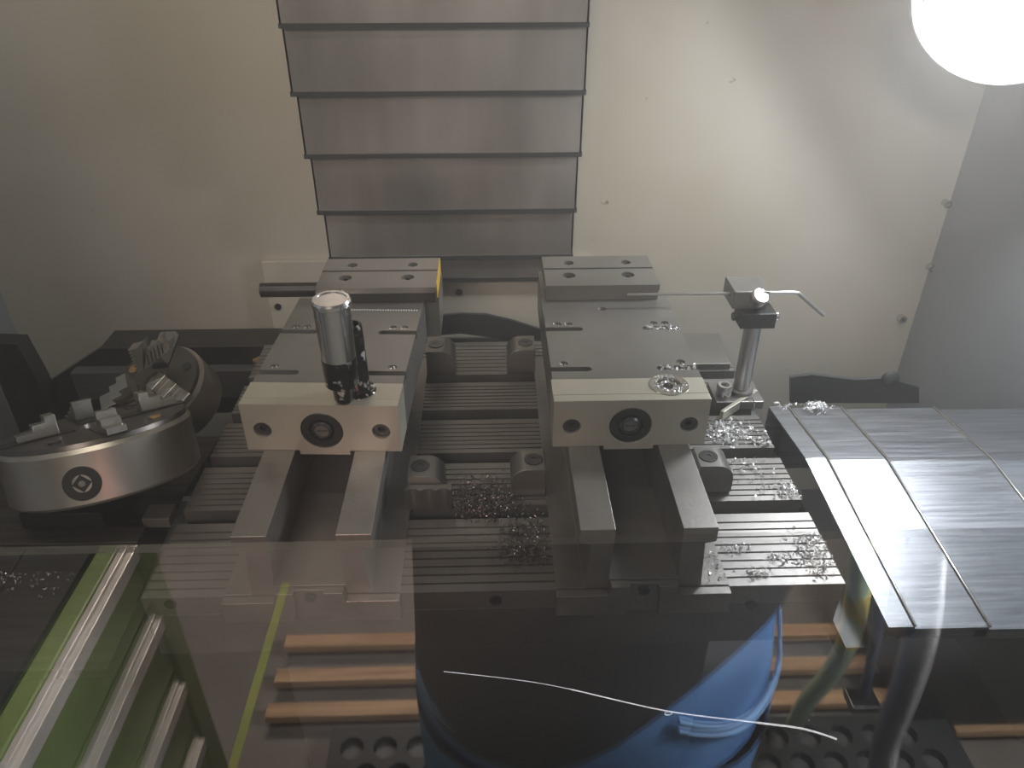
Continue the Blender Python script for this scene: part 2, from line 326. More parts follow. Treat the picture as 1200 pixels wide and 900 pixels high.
# ---------------------------------------------------------------- vises
ZB, ZS, ZR, ZJ = ZP+0.0003, -0.4052, -0.4586, -0.3856
def vise(cx, label, yaw, sx):
    YF, YRAIL = 0.6089, 0.4905
    t = thing('machine_vise', (cx, 0.70, ZB), label, 'vise')
    # body: two flanged rails on a wide foot, one casting
    H = 0.0595
    bz = -0.5586
    foot = ZB+0.0003
    pr = [(-0.0785, foot), (0.0785, foot), (0.0785, foot+0.0006)]
    def body_prof():
        s = []
        right = [(0.0785, ZB), (0.0785, ZB+0.001), (0.0530, ZB+0.001), (0.0500, ZR-0.018), (0.0595, ZR-0.016), (0.0595, ZR), (0.0290, ZR), (0.0310, ZB+0.011)]
        s = right + [(-x, z) for x, z in reversed(right)]
        return [(cx+x, z) for x, z in s]
    bm = plate(nb(), body_prof(), [], YRAIL, 0.90, 'y')
    # front apron hanging over the table edge is left open for the key slot
    obj('vise_body', bm, 'vise_cast', t, bevel=0.0006)
    ap = plate(nb(), [(cx-0.0785, ZB), (cx-0.0785, -0.5535), (cx-0.0150, -0.5535), (cx-0.0130, ZB+0.0105), (cx-0.0300, ZB+0.0105), (cx-0.0320, ZB)], [], 0.481, 0.4895, 'y')
    plate(ap, [(cx+0.0785, ZB), (cx+0.0785, -0.5535), (cx+0.0150, -0.5535), (cx+0.0130, ZB+0.0105), (cx+0.0300, ZB+0.0105), (cx+0.0320, ZB)], [], 0.481, 0.4895, 'y')
    box(ap, cx-0.015, cx+0.015, 0.486, 0.4895, -0.5535, ZB+0.0100)
    obj('front_apron', ap, 'vise_cast', t, bevel=0.0005)
    socket_screw('screw', (cx, 0.4858, ZB+0.003), (0, -1, 0), 0.0052, 0.003, t, 'screw')
    # drive screw in the channel
    cyl_b = cyl(nb(), (cx, 0.67, -0.492), (cx, 0.86, -0.492), 0.012)
    obj('drive_screw', cyl_b, 'screw', t, smooth=40)
    # movable assembly, slightly turned on the left vise
    R_ = Matrix.Translation((cx, 0.61, 0)) @ Matrix.Rotation(yaw, 4, 'Z') @ Matrix.Translation((-cx, -0.61, 0))
    hw = 0.0750
    def put(name, bm, m, bevel=0, smooth=None):
        bmesh.ops.transform(bm, matrix=R_, verts=bm.verts); return obj(name, bm, m, t, bevel=bevel, smooth=smooth)
    # front block with counterbored holes in its face and a pocket in its top
    yb = 0.6480
    pts = [(cx-hw, ZR+0.0003), (cx-hw, ZS), (cx+hw, ZS), (cx+hw, ZR+0.0003), (cx+0.0245, ZR+0.0003), (cx+0.0245, ZR-0.0045), (cx-0.0245, ZR-0.0045), (cx-0.0245, ZR+0.0003)]
    zc = (ZS+ZR)/2-0.003
    hs = [circ(cx, zc, 0.0205, 32), circ(cx-0.0570, zc, 0.0088, 20), circ(cx+0.0570, zc, 0.0088, 20)]
    bm = plate(nb(), pts, hs, YF, YF+0.011, 'y')
    zz = ZS-0.006
    put('front_block', bm, 'ground_steel', bevel=0.0006)
    blk = nb(); box(blk, cx-hw+0.0002, cx+hw-0.0002, YF+0.0112, yb-0.0002, ZR+0.0005, zz-0.0002)
    put('block_core', blk, 'ground_steel')
    hx = cx+0.0390 if sx > 0 else cx+0.0340
    bm = plate(nb(), [(cx-hw, YF+0.0113), (cx+hw, YF+0.0113), (cx+hw, yb), (cx-hw, yb)], [circ(hx, YF+0.026, 0.0125, 28)], zz, ZS, 'z')
    put('block_top', bm, 'ground_steel')
    V = lambda x, y, z: R_ @ Vector((x, y, z))
    dn = (R_.to_3x3() @ Vector((0, -1, 0)))
    # spindle boss
    bm = lathe(nb(), V(cx, YF+0.0110, zc), dn, [(0.0203, 0), (0.0203, 0.0095), (0.019, 0.0105), (0.0125, 0.0105), (0.0115, 0.006), (0.0105, 0.006), (0.0105, 0)], 36)
    obj('bearing_cap', bm, 'black_oxide', t, smooth=35)
    ring('spindle_collar', V(cx, YF+0.0045, zc), dn, 0.0070, 0.0098, 0.006, t, 'screw')
    socket_screw('spindle_end', V(cx, YF+0.0045, zc), dn, 0.0068, 0.0045, t, 'table_steel', slot=True)
    for s in (-1, 1):
        socket_screw('cap_screw', V(cx+s*0.057, YF+0.0110, zc), dn, 0.0086, 0.0075, t, 'screw')
    # slide with four side slots
    x0, x1, y0, y1 = cx-hw+0.0015, cx+hw-0.0005, yb+0.0002, 0.835
    sl = []
    def slot(side, yc, L):
        r = 0.0042; xe = x1 if side > 0 else x0; c_ = xe-side*L; pts = []
        arc = [(c_-side*r*math.sin(a), yc-r*math.cos(a)*1) for a in [PI*k/8 for k in range(9)]]
        return [(xe, yc-r)]+arc+[(xe, yc+r)]
    ys = [0.667, 0.752]
    outl = [(x0, y0), (x1, y0)]
    for yc in ys: outl += slot(1, yc, 0.037)
    outl += [(x1, y1), (x0, y1)]
    for yc in reversed(ys):
        outl += list(reversed(slot(-1, yc, 0.037)))
    holes = []
    scr = []
    for s in (-1, 1):
        for yc in ys:
            scr.append((cx+s*0.060, yc+0.0115)); 
            if yc > 0.7: scr.append((cx+s*0.0475, yc+0.0115))
    if sx > 0: scr.append((cx-0.005, 0.800))
    for (a, b) in scr: holes.append(circ(a, b, 0.0046, 14))
    bm = plate(nb(), outl, holes, ZS-0.009, ZS, 'z')
    put('slide_plate', bm, 'vise_steel')
    bm = nb(); box(bm, x0, x1, y0, y1, ZR+0.0005, ZS-0.0093)
    put('slide_body', bm, 'vise_steel', bevel=0.0005)
    for (a, b) in scr: socket_screw('screw', V(a, b, ZS-0.0090), (0, 0, 1), 0.0040, 0.0076, t, 'bright_screw', slot=True)
    if sx < 0:  # dotted scale engraved along the rear of the slide
        bm = nb()
        for k in range(34):
            x = cx-0.030+k*0.0030; box(bm, x-0.0006, x+0.0006, 0.8035, 0.8065, ZS+0.0001, ZS+0.0004)
        o = put('scale_mark', bm, 'white_paper'); o['kind'] = 'stuff'; o['label'] = 'row of fine white scale marks'
    # fixed jaw: two steps with counterbored screws and a cross groove
    sh = 0.0078 if sx < 0 else 0.0
    a0, a1 = cx-0.0690+sh*2.6, cx+0.0640+sh*3.8
    if sx < 0: a0, a1 = -0.2045, -0.0655
    b0, b1 = 0.8355, 0.9080
    jy = 0.8215
    hl = []
    hc = []
    for u_ in (0.22, 0.75):
        x = a0+(a1-a0)*u_
        hc += [(x, jy+0.029, 0.0078), (x+0.003, jy+0.066, 0.0062)]
    bm = plate(nb(), [(a0, jy), (a1, jy), (a1, 0.9075), (a0, 0.9075)], [circ(a, b, r, 22) for a, b, r in hc], ZJ-0.007, ZJ, 'z')
    bmesh.ops.recalc_face_normals(bm, faces=bm.faces)
    obj('fixed_jaw_top', bm, 'vise_steel', t)
    bm = box(nb(), a0+0.001, a1-0.001, jy+0.001, 0.9075, ZS+0.0004, ZJ-0.0073)
    obj('fixed_jaw', bm, 'black_oxide' if sx < 0 else 'vise_steel', t)
    obj('jaw_groove', box(nb(), a0+0.0002, a1-0.0002, jy+0.047, jy+0.0495, ZJ+0.0001, ZJ+0.0006), 'black_oxide', t)
    obj('rear_block', box(nb(), a0-0.004, a1+0.002, 0.8362, 0.9070, ZR+0.0004, ZS-0.0002), 'vise_steel', t)
    for a, b, r in hc: socket_screw('cap_screw', (a, b, ZJ-0.0072), (0, 0, 1), r*0.78, 0.0045, t, 'screw')
    return t, R_
CR = 0.1315; CL = -0.165
vr, _ = vise(CR, 'bare steel vise with open counterbore ring full of chips in its cream front block', 0.0, 1)
vl, RL = vise(CL, 'bare steel vise with a yellow sticker on its jaw and a dotted scale', math.radians(-2.7), -1)
# yellow sticker on the jaw's side, facing the other vise
bm = box(nb(), -0.0660, -0.0648, 0.838, 0.852, -0.3980, -0.3770)
o = obj('sticker', box(nb(), -0.0655, -0.0644, 0.830, 0.906, -0.4035, -0.3855), 'yellow', vl); o['label'] = 'yellow sticker'
bm.free()
# black stop bar on the left of the left vise
t = thing('stop_bar', (-0.243, 0.865, -0.40), 'thick round black bar sticking out sideways from the jaw with the yellow sticker', 'bar')
A = gy(306, 340, 0.865); B = Vector((-0.2052, 0.865, A.z))
obj('bar', cyl(nb(), A, B, 0.0088, seg=32), 'black_oxide', t, smooth=40)
obj('end_face', cyl(nb(), A+Vector((-0.0006, 0, 0)), A, 0.0074, 0.0080), 'screw', t)

# ring round the pocket of the right vise
P_ = Vector((CR+0.039, 0.6349, ZS))
r_ = ring('pocket_ring', P_+Vector((0, 0, -0.0003)), (0, 0, 1), 0.0128, 0.0195, 0.0010, vr, 'bright_screw')
bm = lathe(nb(), P_+Vector((0, 0, -0.0058)), (0, 0, 1), [(0.0121, 0), (0.0110, 0.004), (0.0055, 0.0045), (0.0045, 0.001), (0, 0.001)], 28)
obj('pocket_plug', bm, 'vise_steel', vr, smooth=35)
# standing pins on the left vise
def at_l(x, y, z): return RL @ Vector((x, y, z))
base = gz(403, 474, ZS)
t = thing('chrome_pin', base+Vector((0, 0, 0.0005)), 'tall polished chrome pin with a greasy black lower end standing on the vise block', 'pin')
bx, by = base.x, base.y+0.006
bm = lathe(nb(), (bx, by, ZS+0.0006), (0, 0, 1), [(0, 0), (0.0075, 0), (0.0095, 0.003), (0.0098, 0.016), (0.013, 0.018)], 36)
obj('nib', bm, 'grease', t, smooth=35)
bm = lathe(nb(), (bx, by, ZS+0.0186), (0, 0, 1), [(0.0135, 0), (0.0155, 0.002), (0.0160, 0.030)], 40)
obj('greasy_end', bm, 'grease', t, smooth=35)['label'] = 'black greasy lower end'
bm = lathe(nb(), (bx, by, ZS+0.0487), (0, 0, 1), [(0.0158, 0), (0.0164, 0.050), (0.0166, 0.0525), (0.0174, 0.0535), (0.0174, 0.0565), (0.0160, 0.0585), (0.0135, 0.0585), (0.0128, 0.0575), (0, 0.0575)], 44)
obj('shank', bm, 'chrome', t, smooth=30)
c2 = Vector((at_l(CL+0.034, 0.6349, ZS).x, at_l(CL+0.034, 0.6349, ZS).y, ZS-0.0058))
t = thing('tapered_wrench', c2, 'shorter tapered steel wrench with grease specks seated behind the chrome pin', 'wrench')
bm = lathe(nb(), c2, (0, 0, 1), [(0.0118, 0), (0.0118, 0.008), (0.0112, 0.009), (0.0102, 0.074), (0.0098, 0.077), (0.007, 0.078), (0.0060, 0.074), (0, 0.074)], 36)
obj('shank', bm, 'grease', t, smooth=35)
ring('collar', c2+Vector((0, 0, 0.0061)), (0, 0, 1), 0.0122, 0.0165, 0.0015, t, 'grease')

# ---------------------------------------------------------------- hold-down clamps on the vise feet
def clamp(cx, y0, y1, side, label, h=0.034, wdt=0.036):
    """block with one rounded upper edge; side = +1 rounds the edge to the right"""
    t = thing('hold_down_clamp', (cx, y0, ZP+0.0012), label, 'clamp', 'steel clamps holding the vise feet')
    z0 = ZP+0.0014; z1 = z0+h; r = 0.017
    pts = [(-wdt/2, z0), (wdt/2, z0)]+[(wdt/2-r+r*math.cos(a), z1-r+r*math.sin(a)) for a in [PI/2*k/8 for k in range(9)]]+[(-wdt/2, z1)]
    pts = [(cx+side*x, z) for x, z in pts]
    if side < 0: pts.reverse()
    bm = plate(nb(), pts, [], y0, y1, 'y')
    obj('clamp_body', bm, 'vise_steel', t, bevel=0.0008, smooth=25)
    sxx = cx-side*0.006; yc = (y0+y1)/2
    ring('washer', (sxx, yc, z1-0.0002), (0, 0, 1), 0.0062, 0.0098, 0.0012, t, 'screw')
    socket_screw('cap_screw', (sxx, yc, z1-0.0003), (0, 0, 1), 0.0060, 0.0012, t, 'screw')
clamp(0.2275, 0.618, 0.652, 1, 'bright rounded clamp beside the right vise rail among the silver chips')
clamp(-0.070, 0.610, 0.645, 1, 'rounded clamp on the table at the near left end of the dark chip heap')
clamp(0.034, 0.618, 0.652, -1, 'rounded clamp on the table at the near right end of the dark chip heap')
clamp(-0.068, 0.860, 0.900, 1, 'rounded clamp far back on the table beside the left vise')
clamp(0.036, 0.862, 0.900, -1, 'rounded clamp far back on the table beside the right vise')
# scalloped face piece in front of the near left clamp
t = thing('scalloped_jaw', (-0.068, 0.590, ZP+0.001), 'small pale jaw piece with scalloped front leaning on the near left clamp', 'jaw')
bm = nb(); pts = []
for k in range(25):
    u = k/24; x = -0.090+0.046*u; pts.append((x, 0.5985+0.0035*abs(math.sin(u*PI*3))))
pts += [(-0.044, 0.6085), (-0.090, 0.6085)]
plate(bm, pts, [], ZP+0.0005, ZP+0.0265, 'z')
obj('jaw_body', bm, 'table_steel', t)

# ---------------------------------------------------------------- work stop with bent rod
F0 = gz(862, 462, ZP); PX, PY = gz(868, 458, ZP+0.0124).x, gz(868, 458, ZP+0.0124).y
t = thing('work_stop', (PX, PY, ZP+0.001), 'upright work stop with round post, clamp head and long thin bent rod', 'work stop')
obj('foot', plate(nb(), [(PX-0.036, PY-0.024), (PX+0.022, PY-0.024), (PX+0.022, PY+0.022), (PX-0.036, PY+0.022)], [circ(PX-0.022, PY, 0.006, 14)], ZP+0.0012, ZP+0.0122, 'z'), 'vise_cast', t, bevel=0.0008)
ztop = gy(884, 377, PY).z
obj('post', cyl(nb(), (PX, PY, ZP+0.0124), (PX, PY, ztop+0.010), 0.0098, seg=36), 'post_steel', t, smooth=40)
ring('post_collar', (PX, PY, ZP+0.0124), (0, 0, 1), 0.0099, 0.0145, 0.006, t, 'vise_cast')
bm = lathe(nb(), (PX-0.024, PY-0.010, ZP+0.0124), (0, 0, 1), [(0.0095, 0), (0.0095, 0.014), (0.0085, 0.016), (0.005, 0.016), (0.005, 0.010), (0, 0.010)], 24)
obj('clamp_nut', bm, 'bright_screw', t, smooth=35)
# lower clamp block and its side knobs
bz0, bz1 = ztop, ztop+0.019
obj('lower_block', box(nb(), PX-0.021, PX+0.019, PY-0.018, PY+0.012, bz0, bz1), 'black_oxide', t, bevel=0.001)
for s, m_ in ((-1, 'screw'), (1, 'bright_screw')):
    xx = PX-0.0215 if s < 0 else PX+0.0195
    obj('side_screw', lathe(nb(), (xx, PY-0.004, (bz0+bz1)/2), (s, 0, 0), [(0.0052, 0), (0.0052, 0.005), (0.0042, 0.0062), (0, 0.0062)], 20), m_, t, smooth=35)
bmh = nb(); box(bmh, PX-0.030, PX+0.010, PY-0.006, PY+0.036, bz1+0.0004, bz1+0.0224)
obj('upper_block', bmh, 'vise_steel', t, bevel=0.0012)
ht = bz1+0.0224
bm = lathe(nb(), (PX-0.002, PY-0.006, ht-0.008), (0.25, -0.55, 0.8), [(0.0100, -0.004), (0.0105, 0.004), (0.0088, 0.0065), (0, 0.0065)], 26)
obj('head_screw', bm, 'bronze' if 0 else 'post_steel', t, smooth=35)
ry = PY+0.010; rz = bz1+0.013
a_ = gy(735, 348, ry); b_ = gy(938, 346, ry); c_ = gy(963, 372, ry)
path = [Vector((a_.x, ry, rz)), Vector((PX, ry, rz)), Vector((b_.x-0.010, ry, rz)), Vector((b_.x-0.003, ry, rz-0.0008)), Vector((b_.x+0.002, ry, rz-0.005)), Vector((c_.x, ry-0.004, rz-0.028))]
bm = tube(nb(), path, [0.0012, 0.0024, 0.0024, 0.0024, 0.0024, 0.0024], 12)
obj('bent_rod', bm, 'post_steel', t, smooth=40)
# angled bright stop plate in front of the foot
t = thing('angle_bracket', (0.262, 0.70, ZP+0.001), 'bright slanting steel strip bracket lying in front of the work stop foot', 'bracket')
a1_, a2_ = gz(848, 484, ZP+0.012), gz(888, 458, ZP+0.012)
d_ = (a2_-a1_); n_ = Vector((-d_.y, d_.x, 0)).normalized()
bm = nb(); pr_ = [a1_, a2_, a2_+n_*0.005, a1_+n_*0.005]
vb = [bm.verts.new((p.x, p.y, ZP+0.001)) for p in pr_]; vt = [bm.verts.new((p.x, p.y, ZP+0.013)) for p in pr_]
bm.faces.new(vb[::-1]); bm.faces.new(vt)
for i in range(4): bm.faces.new((vb[i], vb[(i+1) % 4], vt[(i+1) % 4], vt[i]))
obj('strip', bm, 'ground_steel', t, bevel=0.0006)
w0 = a1_.lerp(a2_, 0.62)
obj('hook', tube(nb(), smoothpath([w0+Vector((0, -0.001, 0.001)), w0+Vector((0.006, -0.004, 0.004)), w0+Vector((0.008, -0.010, 0.0)), w0+Vector((0.008, -0.012, -0.010))], 4), 0.0009, 8), 'bright_screw', t)
# smooth plate at the rear right end of the table
t = tag(obj('spacer_plate', plate(nb(), [(0.225, 0.864), (0.3100, 0.864), (0.3155, 0.9475), (0.225, 0.9475)], [], ZP+0.0005, ZP+0.0095, 'z'), 'vise_steel', bevel=0.0008), 'smooth grey plate lying on the far right corner of the table behind the work stop', 'plate')

# ---------------------------------------------------------------- telescopic way covers left and right of the table
def way_cover(side, label, m, edges, zs):
    t = thing('way_cover', (side*0.5, 0.45, -0.60), label, 'way cover')
    prof0 = [(0.455, -0.5475), (0.6755, -0.5305), (0.800, -0.5450)]
    for i in range(len(edges)-1):
        xa, xb = edges[i], edges[i+1]
        dz = -0.003*i+zs
        xb2 = xb+0.012 if i < len(edges)-2 else xb
        up = [(y, z+dz) for y, z in prof0]
        th = 0.0018
        dn = [(y, z+dz-th) for y, z in reversed(prof0)]
        pts = [(0.455, -0.560+dz), (0.455, -0.5475+dz), up[1], up[2], (0.800, -0.64+dz), (0.798, -0.64+dz), (0.798, -0.5450+dz-th), dn[1], (0.457, -0.5475+dz-th), (0.457, -0.560+dz)]
        bm = plate(nb(), pts, [], min(side*xa, side*xb2), max(side*xa, side*xb2), 'x')
        o = obj('cover_plate', bm, m, t)
        # rolled edge along the outer rim of each plate
        ed = tube(nb(), [Vector((side*xb2 if i < len(edges)-2 else side*xa, y, z+0.0008)) for y, z in up], 0.0014, 8)
        obj('rolled_edge', ed, 'bright_screw' if side > 0 else 'screw', o, smooth=60)
    return t
def xat(px, py, Y, Z):
    d = ray(px, py); return d.x*(Y/d.y)
wr = way_cover(1, 'bright brushed steel telescopic cover sloping down beside the right end of the table', 'way_steel', [0.345, 0.357, 0.425, 0.545, 0.700], 0.0)
wl = way_cover(-1, 'dark telescopic cover under the two chucks', 'dark_way', [0.345, 0.47, 0.60, 0.775], -0.032)
# dark rubber flap and hose stub behind the bright cover
t = thing('rubber_flap', (0.55, 0.86, -0.62), 'black rubber flap along the foot of the rear sheet behind the bright cover', 'flap')
fp = [gy(925, 440, 0.86), gy(950, 437, 0.86), gy(1000, 443, 0.86), gy(1040, 441, 0.86), gy(1075, 452, 0.86), gy(1075, 470, 0.86), gy(925, 470, 0.86)]
obj('flap', plate(nb(), [(p.x, p.z) for p in fp], [], 0.855, 0.860, 'y'), 'rubber', t)
P_ = gy(1040, 440, 0.86); obj('stub', lathe(nb(), P_+Vector((0, -0.006, 0)), (0, -1, 0), [(0.011, 0), (0.011, 0.006), (0.007, 0.009), (0, 0.009)], 20), 'rubber', t, smooth=40)
# black box cover behind the chucks
t = thing('rear_guard', (-0.5, 0.97, -0.62), 'long black sheet guard behind the chucks with a sloping left end', 'guard')
zg = gy(250, 405, 0.98).z
pL, pM, pR = gy(60, 445, 0.98), gy(118, 407, 0.98), -0.232
pts = [(pL.x, pL.z), (pM.x, zg), (pR, zg), (pR, -0.66), (pL.x-0.06, -0.66), (pL.x-0.06, pL.z-0.01)]
obj('panel', plate(nb(), pts, [], 0.975, 0.985, 'y'), 'black_oxide', t)
obj('top_flange', box(nb(), pM.x, pR, 0.9855, 1.03, zg-0.004, zg), 'black_oxide', t)
obj('rail', box(nb(), -0.60, pR, 0.955, 0.9745, -0.620, -0.575), 'dark_wall', t, bevel=0.001)
P_ = gy(305, 421, 0.97); obj('catch', tube(nb(), [P_+Vector((-0.009, 0, -0.003)), P_+Vector((0.009, 0, 0.004))], 0.0045, 8), 'bronze', t, smooth=60)
t = thing('guard_block', (-0.72, 0.95, -0.62), 'black angular block in the far left corner below the side wall', 'block')
q1, q2, q3 = gy(0, 400, 0.95), gy(22, 402, 0.95), gy(48, 448, 0.95)
obj('block', plate(nb(), [(q1.x-0.02, q1.z), (q2.x, q2.z), (q3.x, q3.z), (q3.x, q3.z-0.1), (q1.x-0.02, q3.z-0.1)], [], 0.945, 0.9742, 'y'), 'black_oxide', t)
# dark sagging strap between the vises
t = thing('rubber_strap', (0.02, 0.99, -0.56), 'dark sagging rubber strap behind the table between the vises', 'strap')
up_ = [gy(x, y, 0.99) for x, y in ((505, 369), (540, 366), (570, 367), (600, 374), (622, 381), (645, 388))]
dn_ = [gy(x, y, 0.99) for x, y in ((645, 404), (622, 401), (600, 398), (570, 393), (540, 389), (505, 392))]
obj('strap', plate(nb(), [(p.x, p.z) for p in up_+dn_], [], 0.985, 0.990, 'y'), 'rubber', t)
obj('lower_sheet', box(nb(), -0.10, 0.08, 1.00, 1.004, -0.70, gy(580, 396, 1.0).z), 'table_body', t)

# ---------------------------------------------------------------- chucks
def chuck(c, axis, R, H, spin, njaw, label, jl, js=1.0, face='chuck_face', key=None):
    """disc body about the axis, radial jaws in slots on its face"""
    x, y, d = frame_of(axis)
    c = Vector(c)
    t = thing('lathe_chuck', c, label, 'chuck')
    M4 = Matrix.Translation(c) @ Matrix((x, y, d)).transposed().to_4x4() @ Matrix.Rotation(spin, 4, 'Z')
    def put(name, bm, m, smooth=None, bevel=0, par=None):
        bmesh.ops.transform(bm, matrix=M4, verts=bm.verts); return obj(name, bm, m, par or t, smooth=smooth, bevel=bevel)
    bm = lathe(nb(), (0, 0, 0), (0, 0, 1), [(R*0.97, 0), (R, 0.003), (R, H-0.004), (R-0.003, H)], 72)
    put('chuck_body', bm, 'chuck_steel', smooth=30)
    # face ring built between the jaw slots
    bm = lathe(nb(), (0, 0, H), (0, 0, 1), [(0.014, 0.0002), (R-0.0035, 0.0002), (R-0.0045, 0.0045), (0.015, 0.0045), (0.014, 0.0002)], 72, close=False)
    put('face_plate', bm, face, smooth=30)
    for k in range(njaw):
        a = 2*PI*k/njaw; Rk = Matrix.Rotation(a, 4, 'Z')
        g = nb(); box(g, 0.020, R-0.001, -0.0105, 0.0105, H+0.0046, H+0.0056); bmesh.ops.transform(g, matrix=Rk, verts=g.verts); put('jaw_slot', g, 'black_oxide')
        j = nb(); r0 = R*0.42+jl[k % len(jl)]
        st = [(r0, H+0.006), (r0, H+0.030), (r0+0.012, H+0.030), (r0+0.012, H+0.022), (r0+0.026, H+0.022), (r0+0.026, H+0.014), (r0+0.044, H+0.014), (r0+0.044, H+0.006)]
        st = [(r0+(u_-r0)*js, H+0.006+(v_-H-0.006)*js) for u_, v_ in st]
        plate(j, st, [], -0.011*js, 0.011*js, 'y')
        bmesh.ops.transform(j, matrix=Rk, verts=j.verts); jo = put('jaw', j, 'jaw_steel', bevel=0.0005)
        q = nb(); aa = a+PI/njaw
        cyl(q, (R*0.72*math.cos(aa), R*0.72*math.sin(aa), H+0.0046), (R*0.72*math.cos(aa), R*0.72*math.sin(aa), H+0.0060), 0.0055, seg=18); put('face_screw', q, 'screw' if k != 1 else 'bronze', smooth=40)
    # square key socket on the rim
    if key is not None:
        hd = M4.to_3x3().inverted() @ Vector(key); hd.z = 0; hd.normalize(); pc = hd*(R-0.0015)+Vector((0, 0, H*0.42))
        b1 = lathe(nb(), pc, hd, [(0.0085, 0.002), (0.0165, 0.002), (0.0165, 0.0005), (0.0085, 0.0005), (0.0085, 0.002)], 28, close=False)
        put('key_ring', b1, 'black_oxide', smooth=35)
        b2 = cyl(nb(), pc+hd*0.0012, pc+hd*0.0018, 0.0085, seg=4); put('key_socket', b2, 'black_oxide')
        b3 = cyl(nb(), pc+hd*0.0016, pc+hd*0.0022, 0.0030, seg=16); put('key_centre', b3, 'bright_screw')
    return t, M4
chuck((-0.398, 0.637, -0.512), (-0.13, 0.34, 0.93), 0.090, 0.055, 0.35, 4, 'big lathe chuck leaning back, with a round key socket in its bright rim', [-0.004, 0.014, 0.006, 0.0], 0.82, key=(0.27, -0.9, -0.3))
fc = gy(184, 451, 0.765); ax_ = Vector((-0.22, -0.42, 0.88)).normalized()
chuck(fc-ax_*0.046, ax_, 0.056, 0.046, -0.20, 3, 'smaller lathe chuck tilted forward behind the big chuck', [-0.004, 0.0, -0.004], 0.95)
t = tag(obj('support_block', plate(nb(), [(0.590, -0.5795), (0.640, -0.5795), (0.640, -0.533), (0.590, -0.516)], [], -0.47, -0.39, 'x'), 'black_oxide', bevel=0.001), 'black wedge block under the leaning big chuck', 'block')
# serrated soft jaws stacked on the rear chuck
def slab(name, label, px, Y, th, m='jaw_steel', grooves=()):
    c = gy(px[0][0], px[0][1], Y); t = thing(name, c, label, 'jaw')
    pp = [gy(x, y, Y) for x, y in px]
    obj('jaw_body', plate(nb(), [(p.x, p.z) for p in pp], [], Y, Y+th, 'y'), m, t)
    for (ax, ay, bx_, by_) in grooves:
        a = gy(ax, ay, Y-0.0004); b = gy(bx_, by_, Y-0.0004)
        obj('groove', tube(nb(), [a, b], 0.0006, 6), 'black_oxide', t)
saw = []
for k in range(7):
    u = k/7; saw += [(149+10*u, 411+26*u), (154.5+10*u, 412.5+26*u)]
slab('serrated_jaw', 'saw-toothed steel jaw standing on edge on the tilted chuck', saw+[(160, 439), (168, 433), (166.5, 401.5), (161, 408)], 0.740, 0.016)
slab('serrated_jaw', 'cross-cut steel jaw with two peaks beside the saw-toothed one', [(169.5, 432), (171, 414), (186, 398), (188.5, 408), (197, 402), (199, 410), (186, 420), (174, 431)], 0.742, 0.018,
     grooves=[(172+4*k, 415-3.4*k, 175+4*k, 428-3.6*k) for k in range(5)])

# flat bar and small blocks by the big chuck
t = tag(obj('flat_bar', box(nb(), -0.60, -0.345, 0.560, 0.582, -0.5345, -0.5275), 'dark_way', bevel=0.0006), 'dull flat steel bar lying in front of the big chuck', 'bar')
t = tag(obj('small_block', box(nb(), -0.352, -0.325, 0.590, 0.612, ZP+0.0002-0.008, ZP+0.004), 'vise_steel', bevel=0.0008), 'small steel block at the table end in front of the chucks', 'block')

# ---------------------------------------------------------------- chips
def chips(name, n, sampler, size, m, label, curl=True):
    bm = nb()
    for _ in range(n):
        p = sampler(); s = size*random.uniform(0.5, 1.4); wd = s*random.uniform(0.18, 0.4)
        R3 = Matrix.Rotation(random.uniform(0, 2*PI), 3, 'Z') @ Matrix.Rotation(random.uniform(-1.2, 1.2), 3, 'X') @ Matrix.Rotation(random.uniform(-1, 1), 3, 'Y')
        k = 4; prev = None; rr = s*0.5; tot = random.uniform(1.5, 4.5)
        for i in range(k+1):
            a = tot*i/k; c_ = Vector((rr*math.cos(a)-rr*0.5, wd*0.6*a*0.5, rr*math.sin(a)))
            v0 = bm.verts.new(p+R3 @ (c_+Vector((0, -wd/2, 0)))+Vector((0, 0, s*0.3))); v1 = bm.verts.new(p+R3 @ (c_+Vector((0, wd/2, 0)))+Vector((0, 0, s*0.3)))
            if prev: bm.faces.new((prev[0], prev[1], v1, v0))
            prev = (v0, v1)
    o = obj(name, bm, m); tag(o, label, 'metal chips', kind='stuff'); return o
def blob(clusters, z):
    """clusters: (x, y, sx, sy, weight)"""
    ws = [c[4] for c in clusters]
    def f():
        c = random.choices(clusters, ws)[0]
        return Vector((random.gauss(c[0], c[2]), random.gauss(c[1], c[3]), z+random.uniform(0, 0.0012)))
    return f
def cz(px, py, z, sx, sy, w_): p = gz(px, py, z); return (p.x, p.y, sx, sy, w_)
def clip(f, x0, x1, y0, y1):
    def g():
        for _ in range(60):
            p = f()
            if x0 < p.x < x1 and y0 < p.y < y1: return p
        return Vector(((x0+x1)/2, (y0+y1)/2, p.z))
    return g
chips('silver_chips', 420, clip(blob([cz(850, 508, ZP, 0.016, 0.012, 5), cz(895, 520, ZP, 0.008, 0.012, 1)], ZP), 0.214, 0.314, 0.695, 0.757), 0.0040, 'chip', 'bright silver chips heaped on the table in front of the slanting bracket')
chips('silver_chips', 200, clip(blob([cz(925, 577, ZP, 0.008, 0.008, 4), cz(885, 560, ZP, 0.02, 0.015, 1), cz(862, 545, ZP, 0.012, 0.008, 1)], ZP), 0.25, 0.315, 0.606, 0.675), 0.0038, 'chip', 'bright silver chips scattered behind the bright rounded clamp')
